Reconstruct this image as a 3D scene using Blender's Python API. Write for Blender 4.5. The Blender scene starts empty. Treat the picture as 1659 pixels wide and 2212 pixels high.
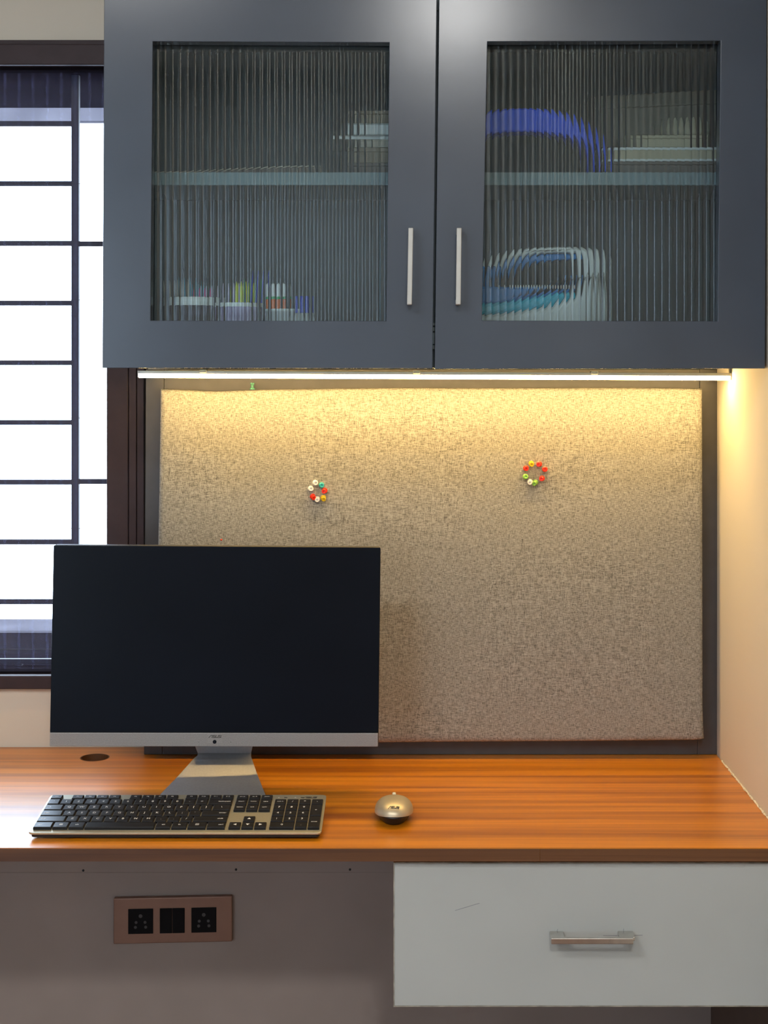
import bpy, bmesh, math, random
from mathutils import Vector, Matrix
random.seed(7)
R = math.radians
scene = bpy.context.scene
col = scene.collection

# ------------------------------------------------------------------ camera, light, exposure
F, CX, CY, EYE = 3145.0, 880.0, 801.0, 1.445          # focal length and vanishing point in photo pixels, eye height
cam = bpy.data.cameras.new('camera'); camo = bpy.data.objects.new('camera', cam); col.objects.link(camo)
camo.location = (0, 0, EYE); camo.rotation_euler = (R(90), 0, 0)
cam.sensor_fit = 'VERTICAL'; cam.sensor_height = 36.0; cam.lens = 36.0 * F / 2212.0
cam.shift_x = (829.5 - CX) / 2212.0; cam.shift_y = (CY - 1106.0) / 2212.0
cam.clip_start = 0.02
scene.camera = camo

SKY, LAMP, FILL, LED = 13.0, 195.0, 26.0, 112.0
world = bpy.data.worlds.new('overcast_sky'); scene.world = world; world.use_nodes = True
wn = world.node_tree.nodes; wn['Background'].inputs[0].default_value = (0.64, 0.80, 1.0, 1); wn['Background'].inputs[1].default_value = SKY
scene.view_settings.view_transform = 'Standard'; scene.view_settings.look = 'None'
scene.view_settings.gamma = 1.0; scene.view_settings.use_curve_mapping = False
scene.view_settings.exposure = 0.0
scene.cycles.max_bounces = 9; scene.cycles.transmission_bounces = 8; scene.cycles.transparent_max_bounces = 8
scene.cycles.diffuse_bounces = 3; scene.cycles.glossy_bounces = 3; scene.cycles.use_adaptive_sampling = True; scene.cycles.adaptive_threshold = 0.06; scene.cycles.caustics_reflective = False; scene.cycles.sample_clamp_indirect = 6.0
scene.cycles.caustics_refractive = True; scene.cycles.use_denoising = True


def P(px, py, d):
    return Vector(((px - CX) / F * d, d, EYE + (CY - py) / F * d))
def PX(px, d): return (px - CX) / F * d
def PZ(py, d): return EYE + (CY - py) / F * d

# ------------------------------------------------------------------ materials
def mat(name, base, rough=0.5, metal=0.0, spec=0.5, var=0.06, scale=30.0, bump=0.0, bscale=200.0, stretch=(1, 1, 1),
        trans=0.0, ior=1.45, emis=None, estr=0.0, coat=0.0, coat_rough=0.1, alpha=1.0, dark=None):
    m = bpy.data.materials.new(name); m.use_nodes = True
    nt = m.node_tree; n = nt.nodes; l = nt.links; b = n['Principled BSDF']
    b.inputs['Roughness'].default_value = rough; b.inputs['Metallic'].default_value = metal
    b.inputs['Specular IOR Level'].default_value = spec; b.inputs['IOR'].default_value = ior
    b.inputs['Transmission Weight'].default_value = trans
    b.inputs['Coat Weight'].default_value = coat; b.inputs['Coat Roughness'].default_value = coat_rough
    b.inputs['Alpha'].default_value = alpha
    tc = n.new('ShaderNodeTexCoord'); mp = n.new('ShaderNodeMapping'); mp.inputs['Scale'].default_value = stretch
    l.new(tc.outputs['Object'], mp.inputs['Vector'])
    nz = n.new('ShaderNodeTexNoise'); nz.inputs['Scale'].default_value = scale; nz.inputs['Detail'].default_value = 2
    l.new(mp.outputs[0], nz.inputs['Vector'])
    cr = n.new('ShaderNodeValToRGB'); l.new(nz.outputs['Fac'], cr.inputs[0])
    c0 = dark if dark else tuple(c * (1 - var) for c in base); c1 = tuple(min(1, c * (1 + var)) for c in base)
    cr.color_ramp.elements[0].position = 0.3; cr.color_ramp.elements[1].position = 0.7
    cr.color_ramp.elements[0].color = (*c0, 1); cr.color_ramp.elements[1].color = (*c1, 1)
    l.new(cr.outputs[0], b.inputs['Base Color'])
    if bump:
        bz = n.new('ShaderNodeTexNoise'); bz.inputs['Scale'].default_value = bscale; bz.inputs['Detail'].default_value = 1
        l.new(mp.outputs[0], bz.inputs['Vector'])
        bp = n.new('ShaderNodeBump'); bp.inputs['Strength'].default_value = bump; bp.inputs['Distance'].default_value = 0.002
        l.new(bz.outputs['Fac'], bp.inputs['Height']); l.new(bp.outputs[0], b.inputs['Normal'])
    if emis:
        b.inputs['Emission Color'].default_value = (*emis, 1); b.inputs['Emission Strength'].default_value = estr
    return m

def wood_mat(name, light, darkc, rough, xs=0.9, ys=34.0, zs=34.0):
    m = mat(name, light, rough=rough, var=0.0, spec=0.8, coat=0.5 if rough < .36 else 0, coat_rough=0.30)
    nt = m.node_tree; n = nt.nodes; l = nt.links; b = n['Principled BSDF']
    tc = n.new('ShaderNodeTexCoord'); mp = n.new('ShaderNodeMapping'); mp.inputs['Scale'].default_value = (xs, ys, zs)
    l.new(tc.outputs['Object'], mp.inputs['Vector'])
    n1 = n.new('ShaderNodeTexNoise'); n1.inputs['Scale'].default_value = 1.0; n1.inputs['Detail'].default_value = 6; n1.inputs['Distortion'].default_value = 0.6
    l.new(mp.outputs[0], n1.inputs['Vector'])
    mp2 = n.new('ShaderNodeMapping'); mp2.inputs['Scale'].default_value = (xs * 5, ys * 9, zs * 9)
    l.new(tc.outputs['Object'], mp2.inputs['Vector'])
    n2 = n.new('ShaderNodeTexNoise'); n2.inputs['Scale'].default_value = 1.0; n2.inputs['Detail'].default_value = 4
    l.new(mp2.outputs[0], n2.inputs['Vector'])
    cr = n.new('ShaderNodeValToRGB'); e = cr.color_ramp.elements
    e[0].position = 0.30; e[0].color = (*darkc, 1); e[1].position = 0.52; e[1].color = (*light, 1)
    e2 = cr.color_ramp.elements.new(0.75); e2.color = (*[min(1, c * 1.15) for c in light], 1)
    l.new(n1.outputs['Fac'], cr.inputs[0])
    mx = n.new('ShaderNodeMix'); mx.data_type = 'RGBA'; mx.blend_type = 'MULTIPLY'; mx.inputs[0].default_value = 0.5
    cr2 = n.new('ShaderNodeValToRGB'); cr2.color_ramp.elements[0].position = 0.34; cr2.color_ramp.elements[0].color = (0.55, 0.45, 0.4, 1)
    cr2.color_ramp.elements[1].position = 0.5; cr2.color_ramp.elements[1].color = (1, 1, 1, 1)
    l.new(n2.outputs['Fac'], cr2.inputs[0]); l.new(cr.outputs[0], mx.inputs[6]); l.new(cr2.outputs[0], mx.inputs[7])
    l.new(mx.outputs[2], b.inputs['Base Color'])
    return m

def fabric_mat(name):
    m = bpy.data.materials.new(name); m.use_nodes = True
    nt = m.node_tree; n = nt.nodes; l = nt.links; b = n['Principled BSDF']
    b.inputs['Roughness'].default_value = 0.95; b.inputs['Specular IOR Level'].default_value = 0.1
    tc = n.new('ShaderNodeTexCoord')
    def nz(scale, s=1.0, det=1):
        mp = n.new('ShaderNodeMapping'); mp.inputs['Scale'].default_value = scale; l.new(tc.outputs['Object'], mp.inputs['Vector'])
        t = n.new('ShaderNodeTexNoise'); t.inputs['Scale'].default_value = s; t.inputs['Detail'].default_value = det
        l.new(mp.outputs[0], t.inputs['Vector']); return t.outputs['Fac']
    def mth(op, a, c):
        t = n.new('ShaderNodeMath'); t.operation = op
        for i, v in enumerate((a, c)):
            if isinstance(v, (int, float)): t.inputs[i].default_value = v
            else: l.new(v, t.inputs[i])
        return t.outputs[0]
    hz = nz((130, 400, 1150)); vt = nz((1150, 400, 130)); sp = nz((1000, 1000, 1000), 1, 1)
    s = mth('ADD', mth('MULTIPLY', hz, 0.38), mth('MULTIPLY', vt, 0.33)); s = mth('ADD', s, mth('MULTIPLY', sp, 0.29))
    cr = n.new('ShaderNodeValToRGB'); e = cr.color_ramp.elements
    e[0].position = 0.36; e[0].color = (0.095, 0.089, 0.081, 1); e[1].position = 0.60; e[1].color = (0.39, 0.378, 0.335, 1)
    k = e.new(0.485); k.color = (0.245, 0.237, 0.205, 1)
    l.new(s, cr.inputs[0]); l.new(cr.outputs[0], b.inputs['Base Color'])
    bp = n.new('ShaderNodeBump'); bp.inputs['Strength'].default_value = 0.35; bp.inputs['Distance'].default_value = 0.001
    l.new(s, bp.inputs['Height']); l.new(bp.outputs[0], b.inputs['Normal'])
    return m

def screen_mesh_mat(name, density, colr):
    m = bpy.data.materials.new(name); m.use_nodes = True
    nt = m.node_tree; n = nt.nodes; l = nt.links; n.remove(n['Principled BSDF'])
    tr = n.new('ShaderNodeBsdfTransparent'); df = n.new('ShaderNodeBsdfDiffuse'); df.inputs[0].default_value = (*colr, 1)
    tc = n.new('ShaderNodeTexCoord'); nz = n.new('ShaderNodeTexNoise'); nz.inputs['Scale'].default_value = 700; l.new(tc.outputs['Object'], nz.inputs['Vector'])
    mr = n.new('ShaderNodeMapRange'); mr.inputs['To Min'].default_value = density * 0.6; mr.inputs['To Max'].default_value = density * 1.4
    l.new(nz.outputs['Fac'], mr.inputs['Value'])
    mx = n.new('ShaderNodeMixShader'); l.new(mr.outputs[0], mx.inputs[0]); l.new(tr.outputs[0], mx.inputs[1]); l.new(df.outputs[0], mx.inputs[2])
    l.new(mx.outputs[0], n['Material Output'].inputs[0])
    return m

M = {}
M['white_wall'] = mat('white_wall_paint', (0.42, 0.44, 0.46), rough=0.8, var=0.02)
M['wall'] = mat('cream_wall_paint', (0.645, 0.60, 0.505), rough=0.75, var=0.025, scale=3)
M['ceiling'] = mat('white_ceiling_paint', (0.8, 0.8, 0.78), rough=0.8, var=0.02)
M['floor'] = mat('beige_floor_tile', (0.17, 0.095, 0.065), rough=0.4, var=0.06, scale=5)
M['door'] = mat('blue_grey_gloss_paint', (0.066, 0.084, 0.113), rough=0.21, var=0.12, scale=4, bump=0.05, bscale=14, spec=0.6)
M['inside'] = mat('grey_laminate_inside', (0.066, 0.105, 0.124), rough=0.45, var=0.05, scale=6)
M['shelf'] = mat('pale_grey_shelf_edge', (0.24, 0.32, 0.35), rough=0.5, var=0.04)
M['backing'] = mat('charcoal_laminate', (0.055, 0.055, 0.060), rough=0.38, var=0.08, scale=40)
M['brownpanel'] = mat('mauve_brown_laminate', (0.42, 0.35, 0.31), rough=0.45, var=0.06, scale=7)
M['darkbrown'] = mat('dark_brown_laminate', (0.14, 0.095, 0.075), rough=0.5)
M['drawer'] = mat('off_white_laminate', (0.455, 0.475, 0.46), rough=0.32, var=0.03, scale=6)
M['drawer_edge'] = mat('worn_edge_band', (0.36, 0.33, 0.27), rough=0.6, var=0.35, scale=60)
M['nickel'] = mat('brushed_nickel', (0.66, 0.64, 0.60), rough=0.16, metal=1.0, var=0.06, scale=120, stretch=(1, 1, 0.1))
M['satin'] = mat('satin_handle', (0.52, 0.52, 0.49), rough=0.45, metal=0.35, var=0.04)
M['desk'] = wood_mat('teak_laminate', (0.64, 0.215, 0.004), (0.32, 0.085, 0.003), 0.34)
M['deskedge'] = wood_mat('brown_edge_band', (0.135, 0.052, 0.016), (0.065, 0.024, 0.010), 0.4)
M['fabric'] = fabric_mat('heather_linen')
M['frame'] = mat('dark_brown_window_frame', (0.040, 0.026, 0.030), rough=0.5, var=0.1, spec=0.3)
M['reveal'] = mat('dark_matte_reveal', (0.012, 0.010, 0.013), rough=1.0, spec=0.0)
M['grille'] = mat('black_iron', (0.014, 0.016, 0.024), rough=0.5)
M['screenmesh'] = screen_mesh_mat('pleated_insect_mesh', 0.20, (0.22, 0.22, 0.36))
M['thread'] = mat('dark_thread', (0.03, 0.03, 0.03), rough=0.8)
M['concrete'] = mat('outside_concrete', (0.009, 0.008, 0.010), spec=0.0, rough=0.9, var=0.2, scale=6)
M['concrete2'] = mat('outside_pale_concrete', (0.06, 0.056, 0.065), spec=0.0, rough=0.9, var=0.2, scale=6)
M['alu'] = mat('aluminium_profile', (0.62, 0.60, 0.58), rough=0.4, metal=0.8)
M['led'] = mat('led_diffuser', (1, 0.9, 0.7), rough=0.5, emis=(1.0, 0.655, 0.25), estr=LED)
M['lamp'] = mat('lamp_diffuser', (1, 1, 1), rough=0.5, emis=(1.0, 0.98, 0.95), estr=LAMP)
M['lamp2'] = mat('fill_lamp_diffuser', (1, 1, 1), rough=0.5, emis=(1.0, 0.98, 0.95), estr=FILL)
M['lamprim'] = mat('white_lamp_rim', (0.8, 0.8, 0.8), rough=0.4)
M['glass'] = mat('fluted_glass', (0.83, 0.96, 0.98), rough=0.0, trans=1.0, ior=1.48, var=0.0)
M['black'] = mat('black_plastic', (0.012, 0.012, 0.014), rough=0.45)
M['screen'] = mat('black_display', (0.005, 0.007, 0.012), rough=0.25, spec=0.13, var=0.2, scale=3)
M['chin'] = mat('grey_speaker_grille', (0.31, 0.30, 0.295), rough=0.5, metal=0.3, var=0.2, scale=900)
M['stand'] = mat('silver_stand_metal', (0.36, 0.36, 0.37), rough=0.36, metal=0.65, var=0.04, scale=300)
M['kbplate'] = mat('champagne_metal', (0.42, 0.39, 0.29), rough=0.36, metal=0.6, var=0.04, scale=300)
M['key'] = mat('black_keycap', (0.008, 0.008, 0.010), spec=0.35, rough=0.36, var=0.15)
M['legend'] = mat('white_print', (0.72, 0.72, 0.72), rough=0.6, var=0.02)
M['logo'] = mat('dark_print', (0.035, 0.033, 0.030), rough=0.5)
M['mouse'] = mat('champagne_mouse_shell', (0.55, 0.48, 0.34), rough=0.42, metal=0.6, var=0.03)
M['mousewheel'] = mat('ivory_plastic', (0.75, 0.70, 0.55), rough=0.5)
M['plate'] = mat('copper_switch_plate', (0.34, 0.20, 0.145), rough=0.38, metal=0.45, var=0.05)
M['socket'] = mat('black_socket', (0.006, 0.006, 0.007), spec=0.15, rough=0.4)
M['pinhole'] = mat('grey_brass_contact', (0.10, 0.10, 0.10), rough=0.4, metal=0.5)
M['pencilmark'] = mat('graphite', (0.22, 0.22, 0.25), rough=0.6)
M['caulk'] = mat('cream_sealant', (0.75, 0.68, 0.52), rough=0.8, var=0.1, scale=90)
ms_ = bpy.data.materials.new('fill_light_sheer'); ms_.use_nodes = True; nn_ = ms_.node_tree.nodes; nn_.remove(nn_['Principled BSDF'])
tl_ = nn_.new('ShaderNodeBsdfTranslucent'); tl_.inputs[0].default_value = (0.42, 0.42, 0.41, 1); ms_.node_tree.links.new(tl_.outputs[0], nn_['Material Output'].inputs[0]); M['sheer'] = ms_
def plastic(name, c, trans=0.0, rough=0.25): return mat(name, c, rough=rough, trans=trans, var=0.05, ior=1.45)

# ------------------------------------------------------------------ mesh helpers
class MB:
    def __init__(s): s.v = []; s.f = []
    def add(s, vs, fs):
        o = len(s.v); s.v += [tuple(v) for v in vs]; s.f += [tuple(i + o for i in f) for f in fs]; return s
    def box(s, x0, x1, y0, y1, z0, z1):
        return s.add([(x0, y0, z0), (x1, y0, z0), (x1, y1, z0), (x0, y1, z0), (x0, y0, z1), (x1, y0, z1), (x1, y1, z1), (x0, y1, z1)],
                     [(0, 3, 2, 1), (4, 5, 6, 7), (0, 1, 5, 4), (1, 2, 6, 5), (2, 3, 7, 6), (3, 0, 4, 7)])
    def prism(s, poly, y0, y1):            # polygon of (x, z), counter-clockwise seen from the room, extruded in depth
        n = len(poly)
        vs = [(x, y0, z) for x, z in poly] + [(x, y1, z) for x, z in poly]
        fs = [tuple(range(n)), tuple(range(2 * n - 1, n - 1, -1))] + [(i, i + n, (i + 1) % n + n, (i + 1) % n) for i in range(n)]
        return s.add(vs, fs)
    def slab(s, poly, z0, z1):             # polygon of (x, y) extruded upwards
        n = len(poly)
        vs = [(x, y, z0) for x, y in poly] + [(x, y, z1) for x, y in poly]
        fs = [tuple(range(n - 1, -1, -1)), tuple(range(n, 2 * n))] + [(i, (i + 1) % n, (i + 1) % n + n, i + n) for i in range(n)]
        return s.add(vs, fs)
    def ring(s, outer, inner, y0, y1):     # rectangular frame: four outer and four inner (x, z) corners
        o0 = [(x, y0, z) for x, z in outer]; i0 = [(x, y0, z) for x, z in inner]
        o1 = [(x, y1, z) for x, z in outer]; i1 = [(x, y1, z) for x, z in inner]
        fs = []
        for k in range(4):
            j = (k + 1) % 4
            fs += [(k, j, 4 + j, 4 + k), (8 + j, 8 + k, 12 + k, 12 + j), (k, 8 + k, 8 + j, j), (4 + j, 12 + j, 12 + k, 4 + k)]
        return s.add(o0 + i0 + o1 + i1, fs)
    def lathe(s, prof, c=(0, 0, 0), ax='z', n=24, cap=True):
        vs = []; fs = []
        for r, h in prof:
            for k in range(n):
                a = 2 * math.pi * k / n; x, y = r * math.cos(a), r * math.sin(a)
                vs.append({'z': (c[0] + x, c[1] + y, c[2] + h), 'y': (c[0] + x, c[1] - h, c[2] + y), 'x': (c[0] + h, c[1] + x, c[2] + y)}[ax])
        m = len(prof)
        for i in range(m - 1):
            for k in range(n):
                j = (k + 1) % n; fs.append((i * n + k, i * n + j, (i + 1) * n + j, (i + 1) * n + k))
        if cap: fs += [tuple(range(n - 1, -1, -1)), tuple(range((m - 1) * n, m * n))]
        return s.add(vs, fs)
    def tube(s, pts, r, n=10):
        pts = [Vector(p) for p in pts]; vs = []; fs = []
        for i, p in enumerate(pts):
            t = (pts[min(i + 1, len(pts) - 1)] - pts[max(i - 1, 0)]).normalized()
            u = t.cross(Vector((0, 1, 0.01))); u = u.normalized() if u.length > 1e-4 else Vector((1, 0, 0)); w = t.cross(u)
            rr = r[i] if isinstance(r, (list, tuple)) else r
            vs += [p + (u * math.cos(2 * math.pi * k / n) + w * math.sin(2 * math.pi * k / n)) * rr for k in range(n)]
        for i in range(len(pts) - 1):
            for k in range(n):
                j = (k + 1) % n; fs.append((i * n + k, i * n + j, (i + 1) * n + j, (i + 1) * n + k))
        fs += [tuple(range(n - 1, -1, -1)), tuple(range((len(pts) - 1) * n, len(pts) * n))]
        return s.add(vs, fs)

def link(name, me, m, parent=None, smooth=False, bevel=0, seg=2):
    o = bpy.data.objects.new(name, me); col.objects.link(o)
    if m and not me.materials: me.materials.append(m)
    if parent: o.parent = parent
    if smooth:
        me.polygons.foreach_set('use_smooth', [True] * len(me.polygons))
    if bevel:
        b = o.modifiers.new('bevel', 'BEVEL'); b.width = bevel; b.segments = seg; b.limit_method = 'ANGLE'; b.angle_limit = R(35)
    return o
def obj(name, mb, m, parent=None, smooth=False, bevel=0, seg=2, fix=True):
    me = bpy.data.meshes.new(name); me.from_pydata(mb.v, [], mb.f); me.update()
    if fix:
        bm = bmesh.new(); bm.from_mesh(me); bmesh.ops.recalc_face_normals(bm, faces=bm.faces); bm.to_mesh(me); bm.free()
    if smooth == 'auto':
        o = link(name, me, m, parent, True, bevel, seg)
        me.set_sharp_from_angle(angle=R(38)); return o
    return link(name, me, m, parent, smooth, bevel, seg)
def empty(name, loc=(0, 0, 0)):
    o = bpy.data.objects.new(name, None); col.objects.link(o); o.location = loc; o.empty_display_size = 0.05; return o
def tag(o, label=None, cat=None, group=None, kind=None):
    for k, v in (('label', label), ('category', cat), ('group', group), ('kind', kind)):
        if v: o[k] = v
    return o
def struct(name, mb, m, label=None, parent=None, bevel=0):
    o = obj(name, mb, m, parent, bevel=bevel)
    if not parent: tag(o, label, None, None, 'structure')
    return o
def thing(name, label, cat, group=None, loc=(0, 0, 0)): return tag(empty(name, loc), label, cat, group)
def px4(pts, d): return [(PX(x, d), PZ(y, d)) for x, y in pts]

# ------------------------------------------------------------------ room shell
WY, RX, DZ = 2.69, 0.5605, 0.75           # back wall plane, right wall plane, desk top
WX0, WX1 = -1.75, PX(320, WY); WZ0, WZ1 = PZ(1486, WY), PZ(88, WY)    # window opening
LX, FY, CZ = -2.3, -1.7, 2.75
tag(struct('floor', MB().box(LX - .1, RX + .1, FY - .1, WY + .1, -0.1, 0), M['floor']), 'beige tiled floor of the room')
tag(struct('ceiling', MB().box(LX - .1, RX + .1, FY - .1, WY + .25, CZ, CZ + .1), M['ceiling']), 'plain white ceiling')
wb = MB()
wb.box(LX, WX0, WY, WY + .2, 0, CZ); wb.box(WX1, RX, WY, WY + .2, 0, CZ)
wb.box(WX0, WX1, WY, WY + .2, 0, WZ0); wb.box(WX0, WX1, WY, WY + .2, WZ1, CZ)
tag(struct('wall_back', wb, M['wall']), 'cream painted wall around the window')
tag(struct('wall_right', MB().box(RX, RX + .1, FY, WY + .2, 0, CZ), M['wall']), 'cream painted wall to the right of the desk')
tag(struct('wall_left', MB().box(LX - .1, LX, FY, WY + .2, 0, CZ), M['white_wall']), 'cream wall out of view on the left')
F0, F1, FZ0, FZ1 = -2.15, -1.22, 0.35, 2.25          # opening added behind the viewer to let in fill light
wf = MB().box(LX, F0, FY - .1, FY, 0, CZ).box(F1, RX, FY - .1, FY, 0, CZ).box(F0, F1, FY - .1, FY, 0, FZ0).box(F0, F1, FY - .1, FY, FZ1, CZ)
tag(struct('wall_front', wf, M['white_wall']), 'white wall behind the viewer with a curtained opening added for fill light')
cu = MB(); vs = []
for i in range(121):
    x_ = F0 - .05 + (F1 - F0 + .1) * i / 120; y_ = FY + .04 + .018 * math.sin(i * .9)
    vs += [(x_, y_, FZ0 - .05), (x_, y_, FZ1 + .05)]
cu.add(vs, [(2 * i, 2 * i + 2, 2 * i + 3, 2 * i + 1) for i in range(120)])
tag(obj('fill_light_curtain', cu, M['sheer'], None, True, fix=False), 'sheer curtain over the added fill light opening behind the viewer', 'curtain')  # sheet added to soften the sky fill entering behind the viewer

# ------------------------------------------------------------------ ceiling lamps out of view: a mirrored one and an added fill
def panel_lamp(name, x, y, sx, sy, m, label):
    t = thing(name, label, 'lamp', None, (x, y, CZ))
    obj('lamp_rim', MB().ring([(-sx - .012, -sy - .012), (sx + .012, -sy - .012), (sx + .012, sy + .012), (-sx - .012, sy + .012)],
                              [(-sx, -sy), (sx, -sy), (sx, sy), (-sx, sy)], 0, .022), M['lamprim'], t).rotation_euler = (R(-90), 0, 0)
    d = MB().box(-sx, sx, -sy, sy, -.010, -.006); obj('diffuser', d, M['lamprim'], t)
    ld = bpy.data.lights.new('lamp_light', 'AREA'); ld.shape = 'RECTANGLE'; ld.size = 2 * sx; ld.size_y = 2 * sy; ld.color = (1.0, 0.98, 0.95)
    ld.energy = m * math.pi * 4 * sx * sy; ld.cycles.is_caustics_light = True
    lo = bpy.data.objects.new('lamp_light', ld); col.objects.link(lo); lo.parent = t; lo.location = (0, 0, -.016)
panel_lamp('ceiling_lamp', 0.17, -0.60, 0.13, 0.13, LAMP, 'square white ceiling lamp mirrored in the cabinet door')
panel_lamp('ceiling_lamp', -1.15, 0.2, 0.55, 0.20, FILL, 'long unseen ceiling lamp added as fill light over the room')  # added fill lamp, brightens the room from out of view

# ------------------------------------------------------------------ window, grille, insect screen, outside
w = empty('window_1'); tag(w, 'dark brown framed window with iron grille left of the cabinet', None, None, 'structure')
fy0, fy1 = WY - .012, WY + .03
zt, zb = PZ(143, WY), PZ(1457, WY); xr = PX(232, WY)
fr = MB().box(WX0, WX1, fy0, fy1, zt, PZ(98, WY)); obj('window_head', fr, M['frame'], w, bevel=.002)
obj('window_head_lip', MB().box(WX0, WX1, fy0 + .006, fy1, PZ(98, WY), WZ1), M['frame'], w)
obj('window_sill_rail', MB().box(WX0, WX1, fy0, fy1, WZ0, zb), M['frame'], w, bevel=.002)
obj('window_stile', MB().box(xr, PX(279, WY), fy0 + .004, fy1, zb, zt), M['frame'], w, bevel=.002)
obj('track_strip', MB().box(PX(281, WY), PX(297, WY), fy0, fy1, zb, zt), M['frame'], w, bevel=.001)
obj('track_strip', MB().box(PX(299, WY), PX(314, WY), fy0 - .003, fy1, zb, zt), M['frame'], w, bevel=.001)
obj('window_stile', MB().box(WX0, WX0 + .07, fy0, fy1, zb, zt), M['frame'], w)
obj('head_bead', MB().box(WX0 + .07, xr, fy0 + .02, fy1, zt - .006, zt), M['reveal'], w)
obj('sill_bead', MB().box(WX0 + .07, xr, fy0 + .02, fy1, zb, zb + .004), M['reveal'], w)

for nm, bx_ in (('added_reveal_lining', (WX0, WX1, fy1 + .0005, WY + .199, zt, WZ1)), ('added_reveal_lining', (WX0, WX1, fy1 + .0005, WY + .199, WZ0, zb)), ('added_reveal_lining', (xr, WX1, fy1 + .0005, WY + .199, zb, zt))):
    obj(nm, MB().box(*bx_), M['reveal'], w)  # dark matte boxes added to keep bright sky reflection off the reveal
gd = 2.775
g = thing('window_grille', 'black iron grille of crossing bars inside the window', 'grille', None, (PX(163, gd), gd, zb))
def gpart(nm, mb, **k):
    o = obj(nm, mb, M['grille'], g, **k); o.matrix_parent_inverse = g.matrix_world.inverted(); return o
g.matrix_world = Matrix.Translation(g.location)
gx0 = WX0 + .06
for i in range(10):
    py = 268 + 128.9 * i
    z = PZ(py, gd)
    gpart('grille_bar', MB().box(gx0, PX(157, gd), gd - .004, gd + .004, z - .0048, z + .0048))
for py in (527, 1040):
    z = PZ(py, gd)
    gpart('grille_bar', MB().box(PX(169, gd), xr + .05, gd - .004, gd + .004, z - .0048, z + .0048))
for px0, px1 in ((155.5, 171.5), (-330, -314)):
    gpart('upright_bar', MB().box(PX(px0, gd), PX(px1, gd), gd - .006, gd + .006, zb - .01, zt + .012))
gpart('upright_bar', MB().box(PX(32, gd), PX(49, gd), gd - .006, gd + .006, zb - .01, PZ(1432, gd)))

sd = 2.735; sm = MB(); vs = []; fs = []
x = xr + .04; k = 0
while x > WX0 + .03:
    vs += [(x, sd + (.010 if k % 2 else -.002), zb - .004), (x, sd + (.010 if k % 2 else -.002), zt + .004)]
    x -= .018 if k % 2 else .0085; k += 1
fs = [(2 * i, 2 * i + 2, 2 * i + 3, 2 * i + 1) for i in range(k - 1)]
sm.add(vs, fs)
s = thing('insect_screen', 'fine grey pleated insect screen stretched over the window grille', 'insect screen', None, (xr - .3, sd, zb))
s.matrix_world = Matrix.Translation(s.location)
o = obj('pleated_mesh', sm, M['screenmesh'], s, fix=False); o.matrix_parent_inverse = s.matrix_world.inverted()
for py in (397, 648, 903, 1141, 1402):
    z = PZ(py, sd)
    o = obj('thread', MB().box(WX0 + .03, xr + .03, sd - .0025, sd - .0018, z - .0004, z + .0004), M['thread'], s); o.matrix_parent_inverse = s.matrix_world.inverted()

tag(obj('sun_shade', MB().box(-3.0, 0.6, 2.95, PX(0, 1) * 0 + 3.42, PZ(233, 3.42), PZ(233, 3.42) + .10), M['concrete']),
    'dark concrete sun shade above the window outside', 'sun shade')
tag(obj('neighbour_eave', MB().box(-6, 2.0, 6.0, 6.06, PZ(261, 6.0), PZ(225, 6.0)), M['concrete2']),
    'pale grey roof edge seen below the sun shade', 'eave')
pw = thing('parapet_wall', 'grey parapet with pale coping outside the bottom of the window', 'wall', None, (-1.2, 4.3, 0))
pw.matrix_world = Matrix.Translation(pw.location)
ztop = PZ(1362, 4.3)
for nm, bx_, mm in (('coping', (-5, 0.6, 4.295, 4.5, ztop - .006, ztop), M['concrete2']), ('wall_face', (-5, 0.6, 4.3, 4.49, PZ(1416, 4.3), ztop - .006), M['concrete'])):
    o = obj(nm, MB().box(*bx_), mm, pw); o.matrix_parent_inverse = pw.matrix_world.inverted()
tag(obj('outside_ground', MB().box(-12, 12, WY + .3, 10.5, -3.1, -3.0), M['concrete2']), 'dark ground outside the window', None, None, 'structure')
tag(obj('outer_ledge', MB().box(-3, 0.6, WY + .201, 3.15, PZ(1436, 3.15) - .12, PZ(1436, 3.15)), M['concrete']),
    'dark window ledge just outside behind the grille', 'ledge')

# ------------------------------------------------------------------ desk, wall panel, drawer
DF = 2.12
desk = thing('wall_desk', 'long wall-to-wall desk with orange teak top and brown front edge', 'desk', None, (-.6, 2.4, DZ))
desk.matrix_world = Matrix.Translation(desk.location); DI = desk.matrix_world.inverted()
bm_d = MB().box(-1.9, RX - .001, DF + .001, WY - .001, PZ(1861, DF), DZ)
dk = obj('desk_top', bm_d, M['desk'], desk); dk.matrix_parent_inverse = DI
hc = P(205, 1636, 1.0); hd = (EYE - DZ) * F / (1636 - CY); hx = PX(205, hd)
cut = obj('cutter', MB().lathe([(.0262, -.1), (.0262, .1)], (hx, hd - .001, DZ), n=40), None)
bo = dk.modifiers.new('hole', 'BOOLEAN'); bo.operation = 'DIFFERENCE'; bo.object = cut; bo.solver = 'EXACT'
bpy.context.view_layer.update()
dme = bpy.data.meshes.new_from_object(dk.evaluated_get(bpy.context.evaluated_depsgraph_get()))
dk.modifiers.clear(); dk.data = dme
if not dme.materials: dme.materials.append(M['desk'])
bpy.data.objects.remove(cut)
o = obj('dark_hole_lining', MB().lathe([(.0262, -.018), (.0262, .0003), (.0245, .0003), (.0245, -.018)], (hx, hd - .001, DZ), n=40, cap=False), M['deskedge'], desk, smooth='auto'); o.matrix_parent_inverse = DI  # dark ring added to put shade inside the plain cable hole
for a, b_ in ((-1.9, PX(1166, DF)), (PX(1166.6, DF), RX - .001)):
    o = obj('edge_band', MB().box(a, b_, DF - .001, DF + .0009, PZ(1860.5, DF), DZ - .0012), M['deskedge'], desk); o.matrix_parent_inverse = DI

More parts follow.
